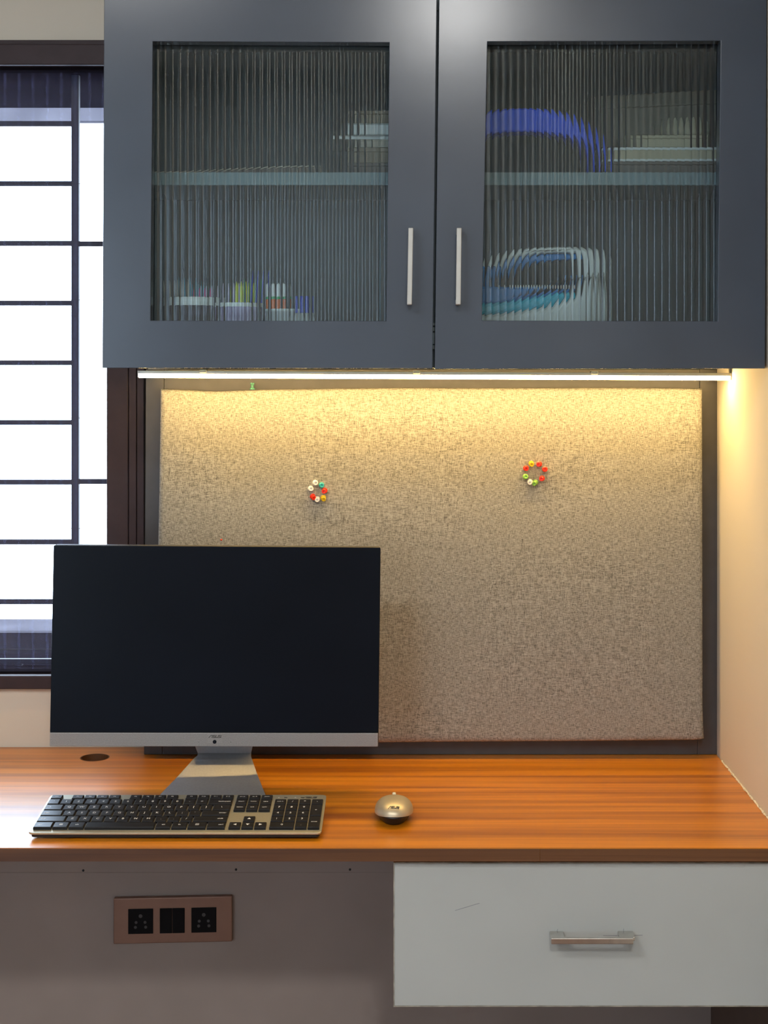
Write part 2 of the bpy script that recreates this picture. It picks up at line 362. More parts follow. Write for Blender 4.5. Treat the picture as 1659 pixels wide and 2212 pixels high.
BP = 2.655
bp = thing('under_desk_panel', 'mauve brown laminate panel on the wall below the desk', 'panel', None, (-.6, BP, 0))
bp.matrix_world = Matrix.Translation(bp.location); BI = bp.matrix_world.inverted()
o = obj('panel_board', MB().box(-1.9, RX - .007, BP, WY - .001, 0.02, PZ(1885, BP)), M['brownpanel'], bp); o.matrix_parent_inverse = BI
o = obj('upper_strip', MB().box(-1.9, RX - .007, BP - .0006, WY - .001, PZ(1884.4, BP), .7295), M['brownpanel'], bp); o.matrix_parent_inverse = BI
for px_, py_ in ((180, 1880), (510, 1878), (756, 1878)):
    o = obj('screw', MB().lathe([(.0022, -.001), (.0022, .0007), (.0012, .0010)], (PX(px_, BP), BP - .0006, PZ(py_, BP)), 'y', 12), M['black'], bp); o.matrix_parent_inverse = BI
tag(obj('side_panel', MB().box(RX - .0065, RX - .0005, 2.16, WY - .002, .02, .7295), M['darkbrown']), 'dark brown laminate cladding on the right wall below the desk', 'panel')

DD = 2.13
dx0 = PX(850, DD); dx1 = RX - .012; dz0, dz1 = PZ(2175, DD), PZ(1863.5, DD)
dr = thing('drawer_unit', 'off-white drawer hung under the right half of the desk', 'drawer', None, ((dx0 + dx1) / 2, DD, dz0))
dr.matrix_world = Matrix.Translation(dr.location); RI = dr.matrix_world.inverted()
def dpart(nm, mb, m, par=dr, **k):
    o = obj(nm, mb, m, par, **k); o.matrix_parent_inverse = RI if par is dr else Matrix.Identity(4); return o
dpart('drawer_box', MB().box(dx0 + .012, dx1 - .006, DD + .0185, 2.62, dz0 + .015, .729), M['brownpanel'])
df = dpart('drawer_front', MB().box(dx0 + .0015, dx1, DD, DD + .018, dz0 + .0015, dz1 - .0015), M['drawer'], bevel=.0008)
for a in ((dx0, dx1, dz1 - .0014, dz1), (dx0, dx1, dz0, dz0 + .0014), (dx0, dx0 + .0014, dz0 + .0014, dz1 - .0014)):
    dpart('edge_strip', MB().box(a[0], a[1], DD + .0004, DD + .0178, a[2], a[3]), M['drawer_edge'])
# handle: flat bar on two posts
hb = 2.102
h = MB()
zt_, zb_ = PZ(2027, hb), PZ(2040, hb)
h.box(PX(1190.5, hb), PX(1369, hb), hb, hb + .006, zb_, zt_)
for a, b_ in ((1187, 1216), (1334, 1367)):
    h.box(PX(a, DD), PX(b_, DD), hb + .005, DD, zt_ - .006, zt_)
obj('handle', h, M['nickel'], df, bevel=.001).matrix_parent_inverse = Matrix.Identity(4)

# pencil marks and a scratch on the drawer front
for (xa_, ya_), (xb_, yb_) in (((983, 1967), (1036, 1951)), ((1303, 2021), (1333, 2021)), ((1369, 2020.5), (1388, 2020)), ((1203, 2011.5), (1205, 2007)), ((1347, 2012), (1347, 2006))):
    p0, p1 = P(xa_, ya_, DD - .0001), P(xb_, yb_, DD - .0001); dv = (p1 - p0); nv = Vector((-dv.z, 0, dv.x)).normalized() * .0003
    dpart('pencil_mark', MB().prism([((p0 - nv).x, (p0 - nv).z), ((p1 - nv).x, (p1 - nv).z), ((p1 + nv).x, (p1 + nv).z), ((p0 + nv).x, (p0 + nv).z)], DD - .0002, DD), M['pencilmark'])

# wall socket plate on the panel
so = thing('socket_plate', 'copper-coloured switch plate with two black sockets and switches between', 'socket', None, P(373, 1988, BP))
sd_ = BP - .0115
def pl(x, y): return (PX(x, sd_) - so.location.x, PZ(y, sd_) - so.location.z)
yy = -.0115
body = obj('plate', MB().prism([pl(244.8, 2040), pl(501.5, 2034.5), pl(501.2, 1936), pl(245, 1941)], yy, 0), M['plate'], so, bevel=.002)
def skew(x, y): return pl(x, y - (x - 373) * 0.0215)
for cx_ in (304, 440.5):
    sk = obj('socket', MB().prism([skew(cx_ - 27, 2015.5), skew(cx_ + 27, 2015.5), skew(cx_ + 27, 1961.5), skew(cx_ - 27, 1961.5)], yy - .0012, yy), M['socket'], so, bevel=.0006)
    for ddx, ddy, rr in ((-.2, -11.5, 4), (-9.8, 2, 3.1), (9.6, 2, 3.1), (-11.2, 12.5, 3.2), (11, 12.5, 3.2)):
        a = skew(cx_ + ddx, 1988.5 + ddy); r_ = rr / F * sd_
        obj('contact_hole', MB().lathe([(r_ * .55, -.0005), (r_ * .55, .0000), (r_, .0000), (r_, .0004)], (a[0], yy - .0012, a[1]), 'y', 14), M['pinhole'], sk)
for cx_ in (358.6, 385.8):
    obj('switch', MB().prism([skew(cx_ - 13.3, 2015.5), skew(cx_ + 13.3, 2015.5), skew(cx_ + 13.3, 1961.5), skew(cx_ - 13.3, 1961.5)], yy - .0016, yy), M['socket'], so, bevel=.0008)

# sealant bead along desk and right wall
cb = MB(); pts = []; n = 60
for i in range(n + 1):
    y = DF + .005 + (2.585 - DF) * i / n
    pts.append((RX - .0005 - random.random() * .0012, y, DZ + .0005 + random.random() * .0012))
cb.tube(pts, [.0012 + random.random() * .0012 for _ in pts], 6)
tag(struct('trim_1', cb, M['caulk']), 'rough cream sealant line where desk meets the right wall')

# ------------------------------------------------------------------ backing frame and pin board
BK = 2.635
bk = thing('board_backing', 'charcoal laminate backing frame around the fabric pin board', 'backing panel', None, (0, BK, DZ))
bk.matrix_world = Matrix.Translation(bk.location); KI = bk.matrix_world.inverted()
ctop = PZ(796, 2.265)
def kpart(nm, poly, y0=BK, y1=2.6765):
    o = obj(nm, MB().prism(poly, y0, y1), M['backing'], bk, bevel=.0006); o.matrix_parent_inverse = KI
zb0 = DZ + .0005
def q(x0, x1, x2, x3, z0, z1): kpart_poly = [(PX(x0, BK), z0), (PX(x1, BK), z0), (PX(x2, BK), z1), (PX(x3, BK), z1)]; return kpart_poly
tz = ctop - .0008
kpart('stile', [(PX(311, BK), zb0), (PX(350, BK), zb0), (PX(354, BK), tz), (PX(315, BK), tz)])
kpart('stile', [(PX(1506.5, BK), zb0), (PX(1548.5, BK), zb0), (PX(1550, BK), tz), (PX(1512, BK), tz)])
kpart('rail', [(PX(350.6, BK), zb0), (PX(1506, BK), zb0), (PX(1506.5, BK), PZ(1590, BK)), (PX(350.6, BK), PZ(1590, BK))])
kpart('rail', [(PX(354.6, BK), PZ(870, BK)), (PX(1511, BK), PZ(870, BK)), (PX(1511.4, BK), tz), (PX(354.6, BK), tz)], BK + .0005)

PD = 2.602
def lerp(tab, t):
    for (a, va), (b_, vb) in zip(tab, tab[1:]):
        if t <= b_: return va + (vb - va) * max(0, (t - a)) / (b_ - a)
    return tab[-1][1]
topc = [(0, 840.5), (.03, 841.5), (.10, 845.5), (.2, 841.5), (.35, 839), (.47, 837.5), (.55, 838.5), (.7, 838), (.85, 837.5), (1, 839)]
botc = [(0, 1606), (.42, 1606), (.55, 1604.5), (.8, 1603), (.95, 1601), (.985, 1601), (1, 1598)]
lefc = [(0, 345.5), (.3, 342), (.6, 337.5), (1, 334)]
rigc = [(0, 1518.5), (.5, 1519.5), (.9, 1520), (.97, 1521.5), (1, 1523)]
NU, NV = 90, 60
pm = MB(); vs = []; fs = []
ins = [(0, .028), (.0, .010), (.0012, .004), (.004, .001), (.010, 0)]   # rounded edge rows: inset, depth behind the front
def pad_pt(u, v, inset, dep):
    xl, xr_ = PX(lerp(lefc, v), PD), PX(lerp(rigc, v), PD)
    zt_, zb_ = PZ(lerp(topc, u), PD), PZ(lerp(botc, u), PD)
    x = xl + (xr_ - xl) * u; z = zt_ + (zb_ - zt_) * v
    x += inset * (1 - 2 * u) ; z -= inset * (1 - 2 * v)
    bulge = .0015 * math.sin(u * 9.0 + 1) * math.sin(v * 7) * (1 if inset > .009 else .2)
    return (x, PD + dep + bulge, z)
bord = [(i / NU, 0) for i in range(NU)] + [(1, j / NV) for j in range(NV)] + [(1 - i / NU, 1) for i in range(NU)] + [(0, 1 - j / NV) for j in range(NV)]
def edge_pt(u, v, inset, dep):
    p = list(pad_pt(u, v, 0, dep))
    if u == 0: p[0] += inset
    if u == 1: p[0] -= inset
    if v == 0: p[2] -= inset
    if v == 1: p[2] += inset
    return p
nb = len(bord)
for inset, dep in ins[:-1]:
    vs += [edge_pt(u, v, inset, dep) for u, v in bord]
for r_ in range(len(ins) - 2):
    for k in range(nb):
        j = (k + 1) % nb; fs.append((r_ * nb + k, r_ * nb + j, (r_ + 1) * nb + j, (r_ + 1) * nb + k))
base = len(vs)
for j in range(NV + 1):
    for i in range(NU + 1):
        u, v = i / NU, j / NV
        p = list(pad_pt(u, v, .010, 0)); vs.append(p)
for j in range(NV):
    for i in range(NU):
        a = base + j * (NU + 1) + i; fs.append((a, a + 1, a + NU + 2, a + NU + 1))
def gi(u, v): return base + round(v * NV) * (NU + 1) + round(u * NU)
lr = (len(ins) - 2) * nb
for k in range(nb):
    j = (k + 1) % nb
    fs.append((lr + k, lr + j, gi(*bord[j]), gi(*bord[k])))
fs.append(tuple(range(nb - 1, -1, -1)))
pm.add(vs, fs)
pad = obj('pin_board', pm, M['fabric'], None, smooth=True)
tag(pad, 'large heather grey linen pin board behind the computer', 'pin board')

# push pins
PINC = {'red': plastic('red_pin_plastic', (0.85, 0.035, 0.006), .15), 'yellow': plastic('yellow_pin_plastic', (0.85, 0.58, 0.02), .25),
        'green': plastic('green_pin_plastic', (0.38, 0.72, 0.13), .35), 'clear': plastic('clear_pin_plastic', (0.92, 0.88, 0.80), .2),
        'teal': plastic('teal_pin_plastic', (0.06, 0.55, 0.52), .3), 'mint': plastic('mint_pin_plastic', (0.20, 0.60, 0.42), .6)}
M['steel'] = mat('steel_needle', (0.7, 0.7, 0.7), rough=0.25, metal=1.0)
pin_prof = [(.0046, 0), (.0050, .0006), (.0050, .0016), (.0034, .0026), (.0026, .0050), (.0027, .0085), (.0036, .0100), (.0040, .0104), (.0040, .0118), (.0036, .0122), (.0022, .0122), (.0020, .0112), (.0001, .0110)]
pin_me = {}
def push_pin(px_, py_, c, label, grp, tilt=(0, 0)):
    t = thing('push_pin', label, 'push pin', grp, P(px_, py_, PD - .0006))
    o = obj('head', MB().lathe(pin_prof, (0, 0, 0), 'y', 20), PINC[c], t, smooth='auto')
    nd = obj('needle', MB().lathe([(.0005, -.012), (.0005, .0)], (0, 0, 0), 'y', 6), M['steel'], t)
    t.rotation_euler = (R(tilt[0]), 0, R(tilt[1]))
    return t
LG, RG = 'push pins in the ring left of centre', 'push pins in the ring right of centre'
for x_, y_, c, lb, tl in (
    (680.5, 1042.5, 'clear', 'clear push pin at the top of the left ring of pins', (0, 9)),
    (694.5, 1047.5, 'teal', 'teal push pin, the only one in the left ring', (0, 6)),
    (701.5, 1059.5, 'red', 'red push pin on the right side of the left ring', (4, -4)),
    (698, 1074.5, 'yellow', 'yellow push pin low in the left ring of pins', (12, 8)),
    (685.5, 1077.5, 'clear', 'clear push pin at the bottom of the left ring between red and yellow', (5, 2)),
    (675, 1072, 'red', 'red push pin at the lower left of the left ring', (10, 16)),
    (671, 1055, 'clear', 'clear push pin on the left side of the left ring', (0, 9))):
    push_pin(x_, y_, c, lb, LG, tl)
for x_, y_, c, lb, tl in (
    (1147.5, 1001, 'yellow', 'yellow push pin, the only one in the right ring', (6, 0)),
    (1165, 1002, 'red', 'red push pin at the top of the right ring', (2, -12)),
    (1177, 1013.5, 'red', 'red push pin at the upper right of the right ring', (-3, -4)),
    (1171, 1033, 'red', 'red push pin at the lower right of the right ring', (2, -12)),
    (1157, 1041.5, 'green', 'green push pin at the bottom of the right ring', (10, -18)),
    (1145, 1040.5, 'clear', 'clear push pin, the only one in the right ring', (4, -6)),
    (1135, 1029.5, 'green', 'green push pin on the left side of the right ring', (-4, 0)),
    (1136, 1011, 'red', 'red push pin on the left side of the right ring above the green one', (2, 0))):
    push_pin(x_, y_, c, lb, RG, tl)
t = push_pin(545, 844, 'mint', 'clear mint green push pin standing on the top edge of the pin board', 'push pins')
t.location = P(545, 841.5, PD + .010); t.rotation_euler = (R(-90), 0, 0)
push_dot = tag(obj('pin_tip', MB().lathe([(.0016, -.004), (.0016, .0004), (.0009, .0010)], P(478, 1166, PD - .0008), 'y', 10), PINC['red']), 'tiny red dot of a pin just above the monitor', 'push pin')

# ------------------------------------------------------------------ wall cabinet
C0, CT = 2.265, .025
cab = thing('wall_cabinet', 'blue grey wall cabinet with two fluted glass doors above the desk', 'cabinet', None, (.04, C0, ctop))
cab.matrix_world = Matrix.Translation(cab.location); CI = cab.matrix_world.inverted()
def cpart(nm, mb, m, par=None, **k):
    o = obj(nm, mb, m, par or cab, **k)
    o.matrix_parent_inverse = CI if not par else Matrix.Identity(4); return o
B0, B1, CB = C0 + CT + .007, 2.635, 2.600
cx0, cx1 = PX(224, C0) + .001, RX - .004
cz0, cz1 = ctop + .001, PZ(-14, C0)
cpart('side_panel', MB().box(cx0, cx0 + .018, B0, B1, cz0, cz1), M['inside'])
cpart('side_panel', MB().box(cx1 - .018, cx1, B0, B1, cz0, cz1), M['inside'])
cpart('top_panel', MB().box(cx0 + .018, cx1 - .018, B0, CB, cz1 - .018, cz1), M['inside'])
cpart('bottom_panel', MB().box(cx0 + .018, cx1 - .018, B0, B1, cz0, cz0 + .018), M['inside'])
cpart('back_panel', MB().box(cx0 + .018, cx1 - .018, CB, B1, cz0 + .018, cz1), M['inside'])
dvx = PX(940, 2.31)
cpart('divider', MB().box(dvx - .009, dvx + .009, B0 + .004, CB, cz0 + .018, cz1 - .018), M['inside'])
SH = 2.39; sz0, sz1 = PZ(400, SH), PZ(372.5, SH)
cpart('shelf', MB().box(cx0 + .0185, dvx - .0095, SH, CB - .001, sz0, sz1), M['shelf'])
cpart('shelf', MB().box(dvx + .0095, cx1 - .0185, SH, CB - .001, sz0, sz1), M['shelf'])
for a, b_ in ((698, 703), (707, 715), (719, 743), (746, 754)):
    cpart('catch_plate', MB().box(PX(932, 2.3), PX(940, 2.3), 2.2955, 2.3, PZ(b_, 2.3), PZ(a, 2.3)), M['shelf'])

def fluted(name, x0, x1, z0, z1, y, par):
    pitch, sag, th = .01165, .00115, .005
    nrib = int((x1 - x0) / pitch) + 1; seg = 12; mb = MB()
    for r_ in range(nrib):
        vs = []; fs = []
        for k in range(seg + 1):
            t = k / seg; x = x0 + (r_ + t) * pitch
            yy_ = y + sag * (1 - (2 * t - 1) ** 2)      # hollow flutes, sharp ridges towards the room
            vs += [(x, yy_, z0), (x, yy_, z1)]
        fs = [(2 * k, 2 * k + 2, 2 * k + 3, 2 * k + 1) for k in range(seg)]
        mb.add(vs, fs)
    xe = x0 + nrib * pitch
    yb = y + th
    mb.add([(x0, yb, z0), (xe, yb, z0), (xe, yb, z1), (x0, yb, z1)], [(0, 3, 2, 1)])
    mb.add([(x0, y, z0), (x0, y, z1), (x0, yb, z1), (x0, yb, z0)], [(0, 1, 2, 3)])
    mb.add([(xe, y, z0), (xe, y, z1), (xe, yb, z1), (xe, yb, z0)], [(0, 3, 2, 1)])
    mb.add([(x0, y, z0), (xe, y, z0), (xe, yb, z0), (x0, yb, z0)], [(0, 3, 2, 1)])
    mb.add([(x0, y, z1), (xe, y, z1), (xe, yb, z1), (x0, yb, z1)], [(0, 1, 2, 3)])
    o = obj(name, mb, M['glass'], par, smooth='auto', fix=False); o.matrix_parent_inverse = Matrix.Identity(4)
    return o

def door(outer, inner, handle, side):
    o4 = px4(outer, C0); i4 = px4(inner, C0)
    d = cpart('door', MB().ring(o4, i4, C0, C0 + CT), M['door'], bevel=.0009)
    xs = [p[0] for p in i4]; zs = [p[1] for p in i4]
    g_ = fluted('glass_pane', min(xs) - .006, max(xs) + .004, min(zs) - .006, max(zs) + .006, C0 + CT + .0006, d)
    hd_ = 2.238
    (ax, ay), (bx, by), wd = handle
    hm = MB()
    p = [(PX(bx - wd / 2, hd_), PZ(by, hd_)), (PX(bx + wd / 2, hd_), PZ(by, hd_)), (PX(ax + wd / 2, hd_), PZ(ay, hd_)), (PX(ax - wd / 2, hd_), PZ(ay, hd_))]
    hm.prism(p, hd_, hd_ + .006)
    for (x_, y_, s_) in ((ax, ay, 1), (bx, by, -1)):
        z0_ = PZ(y_, hd_); x0_ = PX(x_, hd_); hw = wd / 2 / F * hd_ * .96
        hm.box(x0_ - hw, x0_ + hw, hd_ + .005, C0, min(z0_, z0_ - s_ * .009), max(z0_, z0_ - s_ * .009))
    hh = obj('handle', hm, M['satin'], d, bevel=.0012); hh.matrix_parent_inverse = Matrix.Identity(4)
    return d
door([(221, 795), (934, 796), (944, -14), (225, -14)], [(325, 692.5), (834.5, 693.5), (841, 92), (330, 89.5)], ((887.5, 492), (884.5, 658), 11), 'l')
door([(939, 797), (1652.5, 796), (1656.5, -14), (948.5, -14)], [(1041, 692.5), (1550, 694), (1557, 88), (1053, 90)], ((992, 492), (990, 658), 11), 'r')

# ------------------------------------------------------------------ LED strip under the cabinet
LY = 2.522
le = thing('led_light_bar', 'glowing warm LED light bar in aluminium channel under the cabinet', 'light', None, ((PX(300, LY) + PX(1577, LY)) / 2, LY, PZ(811, LY)))
lt = math.atan2((PZ(814.5, LY) - PZ(809, LY)), (PX(1577, LY) - PX(300, LY)))
le.rotation_euler = (0, -lt, 0)
hl = (PX(1575.5, LY) - PX(300, LY)) / 2
obj('channel', MB().box(-hl, hl, -.007, .0078, .0010, .0062).box(-hl, hl, .0064, .0078, -.0028, .0010), M['alu'], le, bevel=.0008)
obj('diffuser', MB().prism([(-hl + .001, -.0062), (hl - .001, -.0062), (hl - .001, .0010), (-hl + .001, .0010)], -.0062, .0062), M['led'], le)
obj('end_cap', MB().box(hl, hl + .0015, -.007, .007, -.0055, .0062), M['alu'], le)
obj('end_cap', MB().box(-hl - .0015, -hl, -.007, .007, -.0055, .0062), M['alu'], le)
for px_ in (440, 900, 1283):
    xx = PX(px_, LY) - le.location.x
    obj('clip', MB().box(xx - .006, xx + .006, -.0085, .0085, .003, .0085), M['satin'], le, bevel=.001)

# ------------------------------------------------------------------ logo strokes shared by computer, keyboard and mouse
def logo_mb(wd, h):                       # lettering in the x-y plane, baseline at 0
    mb = MB(); t = .19
    def quad(a): mb.slab(a, 0, 1)
    def bar(x0, x1, y0, y1): quad([(x0, y0), (x1, y0), (x1, y1), (x0, y1)])
    quad([(-.35, 0), (-.10, 0), (.58, 1), (.33, 1)]); bar(.50, 1.0, 1 - t, 1); bar(.80, 1.0, 0, 1 - t)
    def S(x):
        bar(x, x + .95, 1 - t, 1); bar(x, x + .2, .58, 1 - t); bar(x, x + .95, .40, .58); bar(x + .75, x + .95, t, .40); bar(x, x + .95, 0, t)
    S(1.12)
    bar(2.20, 2.40, t, 1); bar(2.20, 3.12, 0, t); bar(2.92, 3.12, t, 1)
    S(3.25)
    X0, X1 = -.35, 4.2
    mb.v = [((x - X0) / (X1 - X0) * wd - wd / 2 + (y - .5) * h * .22, (y - .5) * h, z * .0002) for x, y, z in mb.v]
    return mb

# ------------------------------------------------------------------ all-in-one computer
mo = thing('desktop_computer', 'all-in-one desktop computer with black screen and grey chin', 'computer', None, (-0.31563, 2.4037, 0.99067))
mo.rotation_mode = 'YXZ'; mo.rotation_euler = (-0.0376, 0.0119, 0.0418)
W2, H2, CH = .27, .1648, .0236
bpy.context.view_layer.update()
obj('housing', MB().box(-W2, W2, .0015, .016, -H2, H2), M['black'], mo, bevel=.004)
bk_ = MB(); bk_.prism([(-.20, -.13), (.20, -.13), (.20, .08), (-.20, .08)], .016, .040)
obj('rear_cover', bk_, M['black'], mo, bevel=.012)
obj('screen', MB().box(-W2 + .0008, W2 - .0008, -.0004, .0016, -H2 + CH, H2 - .0012), M['screen'], mo, bevel=.0006)
chin = obj('chin', MB().box(-W2 + .0012, W2 - .0012, -.0022, .0016, -H2 + .0008, -H2 + CH - .0008), M['chin'], mo, bevel=.0008)
# perforations of the speaker grille: tiny dimples, too small to pick apart
pf = MB(); rows, colsn = 9, 240
for j in range(rows):
    for i in range(colsn):
        x_ = -W2 + .004 + (i + .5 * (j % 2)) * (2 * W2 - .008) / colsn; z_ = -H2 + .0030 + j * (CH - .006) / (rows - 1)
        if abs(x_ + .0) < .012 and -H2 + .006 < z_ < -H2 + CH: continue
        r_ = .00045
        pf.add([(x_ - r_, -.00224, z_), (x_, -.00224, z_ - r_), (x_ + r_, -.00224, z_), (x_, -.00224, z_ + r_)], [(0, 1, 2, 3)])
po = obj('grille_holes', pf, M['logo'], chin); po['kind'] = 'stuff'
lg = obj('logo', logo_mb(.0208, .0046), M['logo'], chin); lg.location = (0.0005, -.00225, -H2 + .0172); lg.rotation_euler = (R(90), 0, 0)
ln = obj('camera_lens', MB().lathe([(.0031, -.001), (.0031, .0004), (.0024, .0008), (.0001, .0005)], (0, -.0022, -H2 + .0085), 'y', 24), M['screen'], chin)
for x_ in (-.0265, .0265): obj('microphone_hole', MB().lathe([(.0006, 0), (.0006, .0002)], (x_, -.0022, -H2 + .0078), 'y', 10), M['black'], chin)
# stand in world space: neck behind the screen, bend, flared sloping foot
inv = mo.matrix_world.inverted()
def plane_pt(px_, py_, y): return Vector((PX(px_, y), y, PZ(py_, y)))
ny = 2.468
sl = [  # px left, px right, py, depth
    (414, 549, 1560, 2.452), (418, 547, 1600, 2.458), (422.5, 545, 1615, 2.464), (427, 542, 1627, ny), (427, 542, 1632, ny - .004), (420, 543, 1637, ny - .012),
    (385, 557, 1676, 2.425), (346, 573, 1716, 2.378), (318, 585, 1746, 2.345)]
sv = []; sf = []
for a, b_, py_, y in sl:
    yaw = .0418
    for k in range(9):
        px_ = a + (b_ - a) * k / 8
        p = plane_pt(px_, py_, y); sv.append(p)
nr = len(sl)
nrm = []
for j in range(nr):
    a = sv[max(j - 1, 0) * 9 + 4]; b_ = sv[min(j + 1, nr - 1) * 9 + 4]; tdir = (b_ - a).normalized(); nn = Vector((1, 0, 0)).cross(tdir).normalized()
    if nn.y > 0: nn = -nn
    nrm.append(nn)
back = [sv[j * 9 + k] - nrm[j] * .005 for j in range(nr) for k in range(9)]
nS = len(sv)
for j in range(nr - 1):
    for k in range(8):
        a = j * 9 + k; sf.append((a, a + 9, a + 10, a + 1)); sf.append((nS + a, nS + a + 1, nS + a + 10, nS + a + 9))
    for k in (0, 8):
        a = j * 9 + k; sf.append((a, a + 9, nS + a + 9, nS + a) if k else (a, nS + a, nS + a + 9, a + 9))
for j in (0, nr - 1):
    for k in range(8):
        a = j * 9 + k; sf.append((a, a + 1, nS + a + 1, nS + a))
stm = MB().add(sv + back, sf)
st = obj('stand', stm, M['stand'], mo, smooth='auto'); st.matrix_parent_inverse = inv
fz = [v.z for v in sv[-9:]]
a, b_ = sv[-9], sv[-1]
ft = MB(); ft.slab([(a.x + .03, a.y + .005), (b_.x - .03, b_.y + .005), (b_.x - .035, a.y + .07), (a.x + .035, a.y + .07)], DZ + .0005, min(fz) - .002)
o = obj('stand_foot', ft, M['black'], mo); o.matrix_parent_inverse = inv

# ------------------------------------------------------------------ keyboard
KW, KD = .4345, .1415
kf, kb_ = P(60, 1799, 2.155), P(115, 1717, 2.295)
kb = thing('keyboard', 'champagne metal keyboard with black keys in front of the computer', 'keyboard', None, (kf.x, kf.y, kf.z))
kt = math.atan2(kb_.z - kf.z, kb_.y - kf.y)
kb.rotation_euler = (kt, 0, 0)
def rrect(x0, x1, y0, y1, r, n=5):
    out = []
    for cx_, cy_, a0 in ((x1 - r, y0 + r, -90), (x1 - r, y1 - r, 0), (x0 + r, y1 - r, 90), (x0 + r, y0 + r, 180)):
        for i in range(n + 1):
            a = R(a0 + 90 * i / n); out.append((cx_ + r * math.cos(a), cy_ + r * math.sin(a)))
    return out
obj('plate', MB().slab(rrect(0, KW, 0, KD, .007), -.0032, 0), M['kbplate'], kb, bevel=.0008)
obj('base', MB().slab(rrect(.003, KW - .003, .004, KD - .003, .006), -.0085, -.0032), M['black'], kb)
def kfoot(x): obj('foot', MB().box(x, x + .03, KD - .022, KD - .014, -(kb_.z - DZ) + .0012, -.0085), M['black'], kb)
kfoot(.03); kfoot(KW - .06)
U, GAP, KH = .01913, .0021, .0042
ROW = [.0105 + .0214 * i for i in range(6)]; KDp = .0186
key_cache = {}
def key(u, v, wd, hgt, leg, size=.0058, lx=None, two=None):
    k_ = (round(wd, 5), round(hgt, 5))
    if k_ not in key_cache:
        i = .0011
        b0 = [(0, 0), (wd, 0), (wd, hgt), (0, hgt)]; t0 = [(i, i), (wd - i, i), (wd - i, hgt - i), (i, hgt - i)]
        mb = MB().add([(x, y, 0) for x, y in b0] + [(x, y, KH * .75) for x, y in b0] + [(x, y, KH) for x, y in t0],
                      [(3, 2, 1, 0)] + [(a, (a + 1) % 4, (a + 1) % 4 + 4, a + 4) for a in range(4)] + [(a + 4, (a + 1) % 4 + 4, (a + 1) % 4 + 8, a + 8) for a in range(4)] + [(8, 9, 10, 11)])
        me = bpy.data.meshes.new('key'); me.from_pydata(mb.v, [], mb.f); me.materials.append(M['key']); key_cache[k_] = me
    o = link('key', key_cache[k_], None, kb); o.location = (u, v, .0001)
    def text(s_, x_, y_, sz):
        c = bpy.data.curves.new('legend', 'FONT'); c.body = s_; c.size = sz; c.align_x = 'CENTER'; c.align_y = 'CENTER'; c.extrude = .00003; c.resolution_u = 2
        tmp = bpy.data.objects.new('tmp', c); me_ = bpy.data.meshes.new_from_object(tmp); bpy.data.objects.remove(tmp); me_.materials.clear(); me_.materials.append(M['legend'])
        t_ = bpy.data.objects.new('legend', me_); col.objects.link(t_); t_.parent = o; t_.location = (x_, y_, KH + .00006)
        t_.scale = (1.15, 1.25, 1)
    if leg: text(leg, wd / 2 if lx is None else lx, hgt / 2, size)
    if two: text(two, wd / 2, hgt * .24, .003)
    return o
def run(row, u0, items, hgt=KDp):
    u = u0
    for it in items:
        wdt, leg = it[0], it[1]; sz = it[2] if len(it) > 2 else .0062
        if leg is not None:
            lx = None
            if len(it) > 3: lx = (wdt * U - GAP) * it[3]
            key(u + GAP / 2, ROW[row], wdt * U - GAP, hgt, leg, sz, lx)
        u += wdt * U
UM = .0040
S_ = .0036
run(5, UM, [(1, 'esc', S_), (.72, None), (1, 'F1', S_), (1, 'F2', S_), (1, 'F3', S_), (1, 'F4', S_), (.72, None), (1, 'F5', S_), (1, 'F6', S_), (1, 'F7', S_), (1, 'F8', S_), (.56, None), (1, 'F9', S_), (1, 'F10', S_), (1, 'F11', S_), (1, 'F12', S_)], .0135)
run(4, UM, [(1, '`')] + [(1, c) for c in '1234567890-='] + [(2, 'backspace', .004, .68)])
run(3, UM, [(1.5, 'tab', .004, .25)] + [(1, c) for c in 'QWERTYUIOP[]'] + [(1.5, '\\')])
run(2, UM, [(1.75, 'caps', .004, .25)] + [(1, c) for c in "ASDFGHJKL;'"] + [(2.25, 'enter', .0045, .78)])
run(1, UM, [(2.25, 'shift', .004, .2)] + [(1, c) for c in 'ZXCVBNM,./'] + [(2.75, 'shift', .0045, .8)])
run(0, UM, [(1.5, 'ctrl', .004, .3), (1.25, '\u229e', .006), (1.25, 'alt', .0045), (5.5, ''), (1.25, 'alt', .0045), (1.25, 'fn', .0045), (1.5, '\u25a4', .006), (1.5, 'ctrl', .0045, .75)])
UN = UM + 15 * U + .0036
run(5, UN, [(1, 'prt sc', .003), (1, 'scr lk', .003), (1, 'pause', .003)], .0135)
run(4, UN, [(1, 'insert', .0034), (1, 'home', .0034), (1, 'pgup', .0034)])
run(3, UN, [(1, 'delete', .0034), (1, 'end', .0034), (1, 'pgdn', .0034)])
run(1, UN + U, [(1, '\u25b2', .0055)]); run(0, UN, [(1, '\u25c4', .0055), (1, '\u25bc', .0055), (1, '\u25ba', .0055)])
UP = UN + 3 * U + .0032
run(4, UP, [(1, 'num lk', .003), (1, '/'), (1, '*'), (1, '-')])
run(3, UP, [(1, '7'), (1, '8'), (1, '9')]); run(2, UP, [(1, '4'), (1, '5'), (1, '6')]); run(1, UP, [(1, '1'), (1, '2'), (1, '3')])
run(0, UP, [(2, '0'), (1, '.')])
key(UP + 3 * U + GAP / 2, ROW[2], U - GAP, ROW[3] - ROW[2] + KDp, '+', .0062)
key(UP + 3 * U + GAP / 2, ROW[0], U - GAP, ROW[1] - ROW[0] + KDp, 'enter', .0038)
lg = obj('logo', logo_mb(.0215, .0058), M['logo'], kb); lg.location = (KW - .0255, KD - .0115, .0001)
